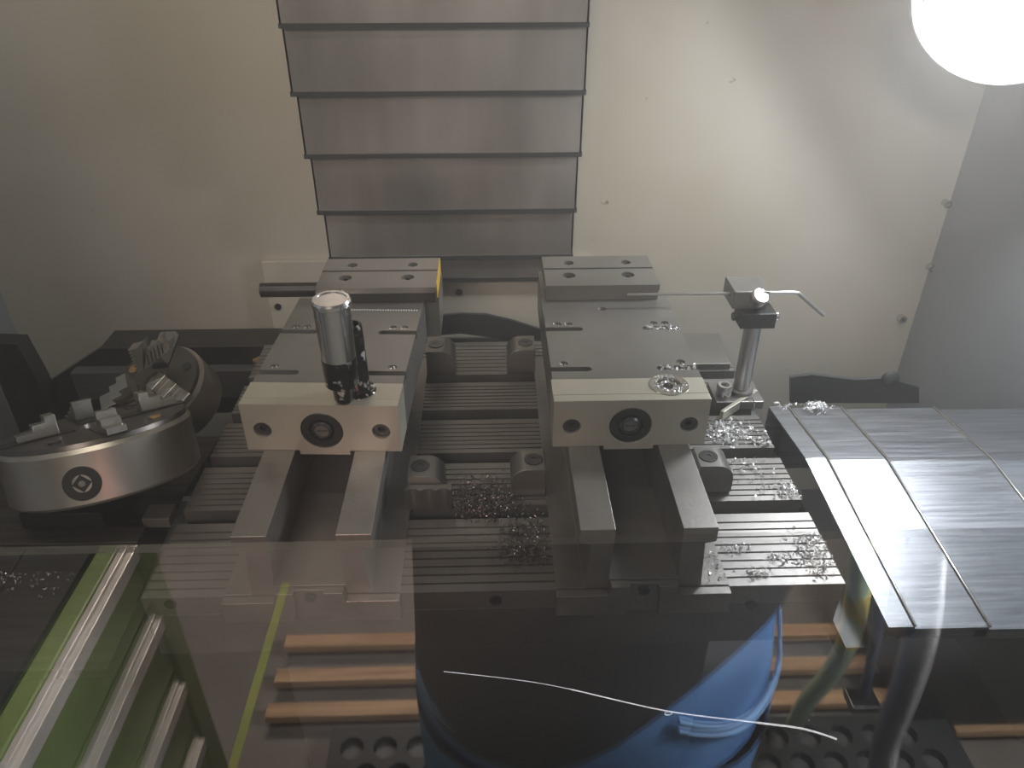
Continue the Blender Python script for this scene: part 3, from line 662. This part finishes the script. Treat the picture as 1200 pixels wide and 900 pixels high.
chips('silver_chips', 330, clip(blob([cz(955, 655, ZP, 0.010, 0.014, 5), cz(945, 630, ZP, 0.014, 0.008, 2), cz(890, 672, ZP, 0.010, 0.004, 1), cz(862, 645, ZP, 0.008, 0.004, 1), cz(910, 655, ZP, 0.006, 0.004, 1)], ZP), 0.215, 0.315, 0.4915, 0.585), 0.0038, 'chip', 'bright silver chips on the nearest right corner of the table')
chips('silver_chips', 160, blob([(0.330, 0.690, 0.006, 0.016, 3), (0.328, 0.640, 0.004, 0.015, 2)], -0.5780), 0.0042, 'chip', 'silver chips in the gap between table end and bright cover')
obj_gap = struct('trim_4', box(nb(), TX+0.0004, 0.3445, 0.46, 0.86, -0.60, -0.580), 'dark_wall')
chips('silver_chips', 150, clip(blob([cz(908, 468, -0.545, 0.008, 0.010, 3), cz(955, 480, -0.545, 0.008, 0.006, 2)], -0.541), 0.346, 0.50, 0.70, 0.80), 0.0045, 'chip', 'two tufts of silver chips at the rear of the bright cover')
zs_ = ZS-0.0085
def slotchips(yc): return lambda: Vector((random.uniform(CR+0.037, CR+0.0735), random.uniform(yc-0.0035, yc+0.0035), zs_+random.uniform(0, 0.0095)))
chips('slot_chips', 130, slotchips(0.752), 0.0030, 'chip', 'chips filling the far right slot of the right vise slide')
chips('slot_chips', 130, slotchips(0.667), 0.0030, 'chip', 'chips filling the near right slot of the right vise slide')
def ringchips():
    a = random.uniform(0, 2*PI); r = random.uniform(0.006, 0.0165)
    return Vector((CR+0.039+r*math.cos(a), 0.6349+r*math.sin(a), ZS-0.002 if r < 0.0125 else ZS+0.0006))
chips('ring_chips', 150, ringchips, 0.0026, 'chip', 'chips round the ring in the cream block of the right vise')
def ringchips2():
    a = random.uniform(0, 2*PI); r = random.uniform(0.0125, 0.018)
    return Vector((c2.x+r*math.cos(a), c2.y+r*math.sin(a), ZS+0.0005))
chips('ring_chips', 60, ringchips2, 0.0022, 'chip', 'small chips round the foot of the tapered wrench')
chips('dark_chips', 2600, clip(blob([cz(568, 585, ZP, 0.020, 0.016, 6), cz(615, 640, ZP, 0.013, 0.018, 4)], ZP), -0.048, 0.050, 0.515, 0.668), 0.0030, 'dark_chip', 'heap of dark fine chips on the table between the two near clamps')
chips('ledge_chips', 50, lambda: Vector((random.uniform(CR+0.056, CR+0.077), random.uniform(0.493, 0.53), ZB+0.0014)), 0.0030, 'chip', 'few chips on the bright foot of the right vise')
chips('sump_chips', 110, clip(blob([cz(45, 655, -0.547, 0.05, 0.02, 1)], -0.5465), -0.76, -0.40, 0.46, 0.54), 0.0025, 'chip', 'sparse glinting chips on the dark cover before the flat bar')

WS = [(720, 225), (712, 238), (735, 243), (742, 228), (728, 300), (716, 315), (853, 88), (828, 30), (690, 215), (705, 152), (760, 120), (108, 243), (858, 96), (733, 128), (697, 280)]
def wallchips():
    q = random.choice(WS); P = gy(q[0]+random.gauss(0, 2), q[1]+random.gauss(0, 2), YB-0.0012); return P
chips('wall_specks', 26, wallchips, 0.0032, 'dark_chip', 'few small chips stuck to the rear sheet right of the column')

# ---------------------------------------------------------------- round work lamp
t = thing('work_lamp', LAMP_C, 'big round white work lamp glaring on the right side wall', 'lamp')
x_, y_, d_ = frame_of(LAMP_N)
bm = lathe(nb(), LAMP_C, LAMP_N, [(0, -0.03), (0.075, -0.03), (0.093, -0.004), (0.095, 0.004), (0.091, 0.008), (0.081, 0.0035), (0.080, 0.0)], 64, close=False)
obj('lamp_housing', bm, 'lamp_rim', t, smooth=50)
obj('lamp_glass', lathe(nb(), LAMP_C, LAMP_N, [(0.0798, 0.0005), (0.060, 0.0022), (0, 0.004)], 64, close=False), 'lamp_glass', t, smooth=60)
obj('lamp_arm', cyl(nb(), LAMP_C-LAMP_N*0.031, (XR-0.001, LAMP_C.y+0.09, LAMP_C.z+0.03), 0.014), 'lamp_rim', t, smooth=40)

# ---------------------------------------------------------------- outside the door: what the window mirrors
GY = 0.10
def vy(px, py, YV): p = gy(px, py, YV); return Vector((p.x, 2*GY-p.y, p.z))   # place seen in the glass at mirrored depth YV
def vz(px, py, z): p = gz(px, py, z); return Vector((p.x, 2*GY-p.y, p.z))
FZ = -1.5
# drawer cabinet: front towards the operator
t = thing('drawer_cabinet', (-0.6, -0.3, FZ), 'green metal drawer cabinet with aluminium grip rails outside the machine', 'cabinet')
XC = -0.36
k1 = ray(145, 638); yc_ = XC/k1.x*k1.y; yend = 2*GY-yc_
k2 = ray(233, 850); 
zs_h = []
for (px, py) in ((148, 640), (181, 717), (209, 792), (233, 853)):
    k = ray(px, py); zs_h.append(k.z*(XC/k.x))
y_near = 0.06
obj('carcass', box(nb(), XC-0.5, XC-0.02, yend-0.03, y_near, FZ+0.05, zs_h[0]+0.010), 'green_dark', t)
obj('top_mat', box(nb(), XC-0.5, XC-0.02, yend-0.03, y_near, zs_h[0]+0.0105, zs_h[0]+0.016), 'rubber', t)
obj('corner_post', box(nb(), XC-0.019, XC+0.004, yend-0.045, yend-0.014, FZ+0.05, zs_h[0]+0.016), 'green', t, bevel=0.002)
for i, z in enumerate(zs_h):
    zn = zs_h[i+1] if i < 3 else z-(zs_h[2]-zs_h[3])*1.05
    dr = obj('drawer', box(nb(), XC-0.019, XC, yend-0.012, y_near, zn+0.014, z+0.010), 'green', t, bevel=0.002)
    g = nb(); box(g, XC+0.0003, XC+0.013, yend, y_near, z-0.012, z+0.004); box(g, XC+0.0003, XC+0.007, yend, y_near, z-0.004, z+0.0085)
    obj('grip_rail', g, 'aluminium', dr, bevel=0.001)
obj('plinth', box(nb(), XC-0.45, XC-0.05, yend, y_near-0.02, FZ+0.0005, FZ+0.05), 'rubber', t)
# floor tape
for (pa, pb, lb) in (((335, 700), (268, 895), 'yellow-green tape line along the floor beside the cabinet'),):
    a = vz(*pa, FZ); b = vz(*pb, FZ)
    xm = (a.x+b.x)/2
    tag(obj('floor_tape', box(nb(), xm-0.010, xm+0.010, min(a.y, b.y)-0.05, max(a.y, b.y)+0.3, FZ+0.0003, FZ+0.0015), 'tape'), lb, 'tape')
# wooden duckboard
MXR = vz(1125, 880, FZ+0.06).x; ym1 = vz(600, 852, FZ+0.06).y
t = thing('duckboard', (0.3, -0.8, FZ), 'wooden duckboard of parallel slats on the floor behind the rubber mat', 'duckboard')
for py in (745, 785, 825, 862):
    y = vz(600, py, FZ+0.05).y
    obj('slat', box(nb(), vz(326, 780, FZ+0.05).x if py < 850 else MXR+0.02, 1.25, y-0.017, y+0.017, FZ+0.032, FZ+0.052), 'wood', t, bevel=0.002)
for x in (-0.02, 0.25, 1.1): obj('bearer', box(nb(), x-0.03, x+0.03, ym1-0.25, ym1-0.01, FZ+0.001, FZ+0.0315), 'wood', t)
# rubber mat with holes
t = thing('rubber_mat', (0.2, -0.62, FZ), 'thick black rubber mat with rows of round holes on the shop floor', 'mat')
ym1 = vz(600, 852, FZ+0.06).y
MXL = -0.335
outer = [(MXL, ym1), (MXL, 0.02), (MXR, 0.02), (MXR, ym1)]
hl = []
yy = ym1+0.045; row = 0
while yy < -0.45:
    xx = MXL+0.045+(0.0325 if row % 2 else 0)
    while xx < MXR-0.04: hl.append(circ(xx, yy, 0.024, 10)); xx += 0.065
    yy += 0.056; row += 1
bm = plate(nb(), outer, hl, FZ+0.053, FZ+0.075, 'z'); obj('mat_sheet', bm, 'rubber', t)
obj('mat_underlay', box(nb(), MXL+0.01, MXR-0.01, ym1+0.01, 0.01, FZ+0.001, FZ+0.0528), 'dark_wall', t)

# corrugated hose, green hose, dark lance, black bin
def hose(name, pts, r, m, label, cat, ribs=0, m2=None):
    t = thing(name, pts[-1], label, cat)
    sp = smoothpath(pts, 14)
    if ribs:
        # resample by length and alternate the radius
        L = [0]
        for a, b in zip(sp, sp[1:]): L.append(L[-1]+(b-a).length)
        n = int(L[-1]/ribs); q = []
        for i in range(n*4+1):
            s = L[-1]*i/(n*4); k = max(j for j in range(len(L)) if L[j] <= s+1e-9); k = min(k, len(sp)-2)
            u = (s-L[k])/max(L[k+1]-L[k], 1e-9); q.append(sp[k].lerp(sp[k+1], u))
        rs = [r*(1.0 if i % 4 in (0, 1) else 0.84) for i in range(len(q))]
        obj('corrugated_tube', tube(nb(), q, rs, 18), m, t, smooth=25)
    else: obj('tube', tube(nb(), sp, r, 14), m, t, smooth=50)
    return t
hose('vacuum_hose', [vy(1085, 640, 0.50), vy(1080, 730, 0.52), vy(1062, 800, 0.54), vy(1040, 860, 0.56), vy(1020, 930, 0.58), vz(960, 1000, FZ+0.12)], 0.0165, 'hose_black', 'thick corrugated black hose hanging down beside the person', 'hose', ribs=0.0065)
t = hose('air_hose', [vy(1010, 640, 0.75), vy(1003, 700, 0.76), vy(995, 745, 0.77), vy(975, 785, 0.80), vy(945, 822, 0.84), vy(930, 850, 0.9)], 0.016, 'green_hose', 'pale green hose hanging with a yellow grip', 'hose')
obj('grip', tube(nb(), smoothpath([vy(1005.5, 690, 0.759), vy(1003, 705, 0.761), vy(999, 728, 0.767), vy(993, 750, 0.773)], 5), 0.0172, 16), 'yellow_grip', t, smooth=50)
t = thing('air_lance', vy(1010, 825, 0.8), 'thin dark blue lance standing on a small black foot', 'lance')
obj('pipe', tube(nb(), [vy(1036, 660, 0.7), vy(1026, 745, 0.75), vy(1012, 812, 0.80)], 0.008, 12), 'blue_dark', t, smooth=50)
P_ = vy(1010, 818, 0.80); obj('foot', box(nb(), P_.x-0.024, P_.x+0.024, P_.y-0.02, P_.y+0.02, P_.z-0.012, P_.z+0.004), 'phone', t, bevel=0.002)
t = thing('black_bin', (0.86, -0.75, FZ+0.055), 'squat black plastic bin on the duckboard', 'bin')
b1 = vy(1112, 742, 0.95); b2 = vy(1180, 812, 0.95)
bm = nb(); bw = b1.x
for (x0, x1, y0, y1) in ((bw, bw+0.35, b1.y-0.25, b1.y-0.243), (bw, bw+0.35, b1.y-0.007, b1.y), (bw, bw+0.007, b1.y-0.2429, b1.y-0.0071), (bw+0.343, bw+0.35, b1.y-0.2429, b1.y-0.0071)):
    box(bm, x0, x1, y0, y1, FZ+0.053, b1.z)
obj('bin_wall', bm, 'phone', t)
obj('bin_base', box(nb(), bw+0.008, bw+0.342, b1.y-0.242, b1.y-0.008, FZ+0.053, FZ+0.06), 'phone', t)
obj('bin_rim', plate(nb(), [(bw-0.01, b1.y-0.26), (bw+0.36, b1.y-0.26), (bw+0.36, b1.y+0.01), (bw-0.01, b1.y+0.01)], [[(bw+0.008, b1.y-0.242), (bw+0.342, b1.y-0.242), (bw+0.342, b1.y-0.008), (bw+0.008, b1.y-0.008)]], b1.z+0.0005, b1.z+0.012, 'z'), 'phone', t)
# thin wire caught inside the window
wp = [gy(520, 787, 0.16), gy(600, 796, 0.16), gy(660, 806, 0.16), gy(780, 833, 0.16), gy(880, 846, 0.16), gy(940, 854, 0.16), gy(980, 866, 0.16)]
t = thing('loose_wire', wp[0], 'thin pale wire strung across low behind the door window', 'wire')
obj('strand', tube(nb(), smoothpath(wp, 8), [0.00012]*17+[0.00022]*16+[0.00038]*16, 6), 'white_paper', t)
k_ = gy(783, 836, 0.16); obj('knot', tube(nb(), [k_+Vector((0.0012*math.cos(a), 0, 0.0009*math.sin(a))) for a in [2*PI*i/12 for i in range(13)]], 0.0002, 6), 'white_paper', t)

# ---------------------------------------------------------------- the person with the phone
t = thing('person', (0.07, -0.33, FZ+0.0755), 'person in dark shirt and blue jeans holding up a phone, mirrored in the door window', 'person')
def skin(name, verts, edges, radii, m, parent, sub=2, root=0):
    me = bpy.data.meshes.new(name); o = bpy.data.objects.new(name, me); COL.objects.link(o)
    off = world_loc(parent)
    me.from_pydata([Vector(v)-off for v in verts], edges, []); me.update()
    md = o.modifiers.new('skin', 'SKIN'); md.use_smooth_shade = True
    for i, sv in enumerate(me.skin_vertices[0].data):
        r = radii[i]; sv.radius = (r, r) if not isinstance(r, tuple) else r; sv.use_root = (i == root)
    s = o.modifiers.new('sub', 'SUBSURF'); s.levels = sub; s.render_levels = sub
    me.materials.append(M[m]); o.parent = parent; return o
hx, hy = 0.098, -0.34
fz = FZ+0.118
V_ = [(hx, hy, -0.58), (hx, hy, -0.42), (hx, hy, -0.25), (hx, hy+0.0, -0.10), (hx, hy+0.005, -0.03), (hx, hy+0.01, 0.03),      # 0-5 pelvis..neck, head base
      (hx+0.17, hy, -0.12), (hx+0.22, hy+0.06, -0.34), (hx+0.10, hy+0.26, -0.14), (hx+0.03, hy+0.31, -0.085),                  # 6-9 right arm
      (hx-0.17, hy, -0.12), (hx-0.25, hy+0.06, -0.34), (hx-0.16, hy+0.25, -0.14), (hx-0.11, hy+0.31, -0.085),                # 10-13 left arm
      (hx+0.09, hy, -0.66), (hx+0.11, hy+0.01, -1.02), (hx+0.12, hy-0.01, fz+0.07), (hx+0.125, hy+0.09, fz),                   # 14-17 right leg
      (hx-0.09, hy, -0.66), (hx-0.11, hy+0.01, -1.02), (hx-0.12, hy-0.01, fz+0.07), (hx-0.125, hy+0.09, fz)]
E_ = [(0, 1), (1, 2), (2, 3), (3, 4), (4, 5), (3, 6), (6, 7), (7, 8), (8, 9), (3, 10), (10, 11), (11, 12), (12, 13), (0, 14), (14, 15), (15, 16), (16, 17), (0, 18), (18, 19), (19, 20), (20, 21)]
R_ = [0.12, 0.11, 0.125, 0.10, 0.055, 0.05, 0.055, 0.042, 0.030, 0.026, 0.055, 0.042, 0.030, 0.026, 0.085, 0.055, 0.040, 0.035, 0.085, 0.055, 0.040, 0.035]
skin('body', V_, E_, R_, 'skin', t)
# head with face
hd = Vector((hx, hy+0.02, 0.115))
bm = nb(); bmesh.ops.create_uvsphere(bm, u_segments=28, v_segments=20, radius=1)
for v in bm.verts:
    x, y, z = v.co; s = 1.0-0.22*max(0, -z)
    v.co = hd+Vector((x*0.075*s, y*0.095*(1-0.1*max(0, -z)), z*0.118))
    if y > 0.3 and z < 0: v.co.y += 0.004
obj('head', bm, 'skin', t, smooth=80)
bm = nb(); lathe(bm, hd+Vector((0, 0.088, 0.012)), (0, 0.35, -1), [(0.004, 0), (0.011, 0.030), (0.014, 0.038), (0.003, 0.046)], 12); obj('nose', bm, 'skin', t, smooth=80)
for s in (-1, 1):
    bm = nb(); bmesh.ops.create_uvsphere(bm, u_segments=12, v_segments=8, radius=0.012, matrix=Matrix.Translation(hd+Vector((s*0.031, 0.078, 0.012)))); e = obj('eye', bm, 'white_paper', t, smooth=80)
    bm = nb(); bmesh.ops.create_uvsphere(bm, u_segments=10, v_segments=8, radius=0.006, matrix=Matrix.Translation(hd+Vector((s*0.031, 0.0855, 0.012)))); obj('iris', bm, 'hair', e, smooth=80)
    bm = nb(); bmesh.ops.create_uvsphere(bm, u_segments=12, v_segments=8, radius=1, matrix=Matrix.Translation(hd+Vector((s*0.076, 0, 0.0))) @ Matrix.Diagonal((0.009, 0.018, 0.030, 1))); obj('ear', bm, 'skin', t, smooth=80)
bm = nb(); bmesh.ops.create_uvsphere(bm, u_segments=14, v_segments=8, radius=1, matrix=Matrix.Translation(hd+Vector((0, 0.083, -0.052))) @ Matrix.Diagonal((0.024, 0.008, 0.007, 1))); obj('mouth', bm, mat('lips', (0.45, 0.18, 0.15), 0, 0.5), t, smooth=80)
bm = nb(); bmesh.ops.create_uvsphere(bm, u_segments=28, v_segments=20, radius=1)
for v in list(bm.verts):
    if v.co.z < -0.35 or (v.co.y > 0.45 and v.co.z < 0.45): bm.verts.remove(v)
for v in bm.verts: v.co = hd+Vector((v.co.x*0.081, v.co.y*0.101-0.003, v.co.z*0.124+0.004))
obj('hair', bm, 'hair', t, smooth=80)
# hands closed on the phone
PHC = Vector((0.005, -0.022, -0.010))
for s, wr_ in ((1, V_[9]), (-1, V_[13])):
    wv = Vector(wr_); kn = Vector((PHC.x+s*0.088, PHC.y-0.012, PHC.z-0.022))
    vv = [wv, wv.lerp(kn, 0.55), kn]; ee = [(0, 1), (1, 2)]; rr = [0.022, (0.026, 0.018), (0.024, 0.014)]
    for f_, (dz_, ln) in enumerate(((0.026, 0.040), (0.009, 0.044), (-0.008, 0.042), (-0.024, 0.034))):
        b0 = kn+Vector((0, 0, dz_*0.8)); i0 = len(vv)
        vv += [b0+Vector((s*0.003, 0.008, dz_*0.2)), b0+Vector((-s*0.006, 0.021, dz_*0.2)), b0+Vector((-s*(ln*0.62), 0.023, dz_*0.2+0.002))]
        rr += [0.0085, 0.0078, 0.0068]; ee += [(2, i0), (i0, i0+1), (i0+1, i0+2)]
    i0 = len(vv); vv += [wv.lerp(kn, 0.6)+Vector((-s*0.012, -0.006, 0.012)), kn+Vector((-s*0.022, -0.010, 0.012)), kn+Vector((-s*0.036, -0.009, 0.022))]
    rr += [0.011, 0.009, 0.0075]; ee += [(1, i0), (i0, i0+1), (i0+1, i0+2)]
    skin('hand', vv, ee, rr, 'skin', t, sub=1)
# shirt: torso rings with a hem that rides up at the sides, plus sleeves
def torso_ring(bm, z_of, rx, ry, cy, n=40, cxx=hx):
    return [bm.verts.new((cxx+rx*math.cos(2*PI*i/n)*(1+0.03*math.sin(6*PI*i/n)), cy+ry*math.sin(2*PI*i/n), z_of(2*PI*i/n))) for i in range(n)]
bm = nb()
hem = lambda a: -0.690+0.200/(1+math.exp(-3.6*(math.cos(a)-0.12)))
spec = [(hem, 0.170, 0.142, hy+0.005), (lambda a: hem(a)+0.045, 0.176, 0.146, hy+0.006), (lambda a: -0.44, 0.168, 0.132, hy+0.004), (lambda a: -0.30, 0.175, 0.128, hy), (lambda a: -0.17, 0.182, 0.118, hy), (lambda a: -0.10, 0.160, 0.095, hy), (lambda a: -0.055, 0.085, 0.070, hy), (lambda a: -0.04, 0.062, 0.062, hy+0.004)]
rg = [torso_ring(bm, *s_) for s_ in spec]
for a, b in zip(rg, rg[1:]):
    for i in range(40): j = (i+1) % 40; bm.faces.new((a[i], a[j], b[j], b[i]))
o = obj('shirt', bm, 'shirt', t, smooth=80)
md = o.modifiers.new('thick', 'SOLIDIFY'); md.thickness = 0.003; md.offset = 1
for s in (6, 10):
    a, b, c = Vector(V_[s]), Vector(V_[s+1]), Vector(V_[s+2])
    obj('sleeve', tube(nb(), smoothpath([a+Vector((0, 0, 0.01)), a.lerp(b, 0.5), b, b.lerp(c, 0.45)], 5), [0.070]*4+[0.066]*4+[0.060]*4+[0.052]*4, 18), 'shirt', t, smooth=80)
# jeans: hips and two legs in one surface
JV = [(hx, hy+0.004, -0.52), (hx, hy+0.004, -0.60), (hx+0.092, hy+0.006, -0.70), (hx+0.108, hy+0.012, -1.02), (hx+0.120, hy-0.005, -1.38), (hx-0.092, hy+0.006, -0.70), (hx-0.108, hy+0.012, -1.02), (hx-0.120, hy-0.005, -1.38)]
bm = nb()
def ell(cx_, cy_, z, rx, ry, n=32): return [bm.verts.new((cx_+rx*math.cos(2*PI*i/n), cy_+ry*math.sin(2*PI*i/n), z)) for i in range(n)]
rr_ = [ell(hx, hy+0.004, -0.495, 0.160, 0.118), ell(hx, hy+0.004, -0.56, 0.172, 0.130), ell(hx, hy+0.002, -0.66, 0.184, 0.136), ell(hx, hy+0.002, -0.72, 0.186, 0.130)]
for a, b in zip(rr_, rr_[1:]):
    for i in range(32): j = (i+1) % 32; bm.faces.new((a[j], a[i], b[i], b[j]))
for s in (-1, 1):
    lg = [ell(hx+s*0.095, hy+0.003, -0.70, 0.090, 0.118), ell(hx+s*0.098, hy+0.006, -0.85, 0.085, 0.098), ell(hx+s*0.104, hy+0.012, -1.03, 0.070, 0.080), ell(hx+s*0.112, hy+0.002, -1.22, 0.064, 0.072), ell(hx+s*0.118, hy-0.002, -1.385, 0.062, 0.070)]
    for a, b in zip(lg, lg[1:]):
        for i in range(32): j = (i+1) % 32; bm.faces.new((a[j], a[i], b[i], b[j]))
jn = obj('jeans', bm, 'denim', t, smooth=80)
def on_hip(ang, z, r=0.0015):
    zz = min(max(z, -0.72), -0.495); u = (-0.495-zz)/0.225; rx = 0.160+0.027*min(1, u*1.6)+r; ry = 0.118+0.018*min(1, u*2)+r
    return Vector((hx+rx*math.cos(ang), hy+0.004+ry*math.sin(ang), z))
for s in (0, 1):
    for dz in (0.0, -0.012):
        pp = [on_hip(math.radians(72-k*5.2) if s == 0 else PI-math.radians(72-k*5.2), -0.60-0.062*math.sin(min(1, k/8)*PI/2)+dz+(0.030*(k/10)**2)) for k in range(11)]
        obj('pocket_seam', tube(nb(), pp, 0.0022, 6), 'denim_seam', jn, smooth=60)
obj('side_seam', tube(nb(), [on_hip(math.radians(20), z) for z in (-0.50, -0.56, -0.62, -0.68, -0.71)], 0.002, 6), 'denim_seam', jn)
for a in (55, 100, 145): obj('belt_loop', tube(nb(), [on_hip(math.radians(a), z, 0.003) for z in (-0.500, -0.52, -0.545)], 0.004, 6), 'denim_seam', jn)
for s in (-1, 1):
    bm = nb(); bmesh.ops.create_uvsphere(bm, u_segments=20, v_segments=12, radius=1)
    for v in bm.verts:
        x, y, z = v.co; v.co = Vector((hx+s*0.124+x*0.048*(1+0.12*y), hy+0.045+y*0.135, FZ+0.0762+max(0, z+0.25)*(0.085 if y < 0 else 0.085-0.035*y)))
    obj('shoe', bm, 'shoe', t, smooth=60)
ph = thing('phone', PHC+Vector((0, 0, -0.038)), 'dark phone held up close to the door opening', 'phone')
bm = box(nb(), -0.078, 0.088, -0.034, -0.026, -0.047, 0.029); obj('phone_case', bm, 'phone', ph, bevel=0.002)
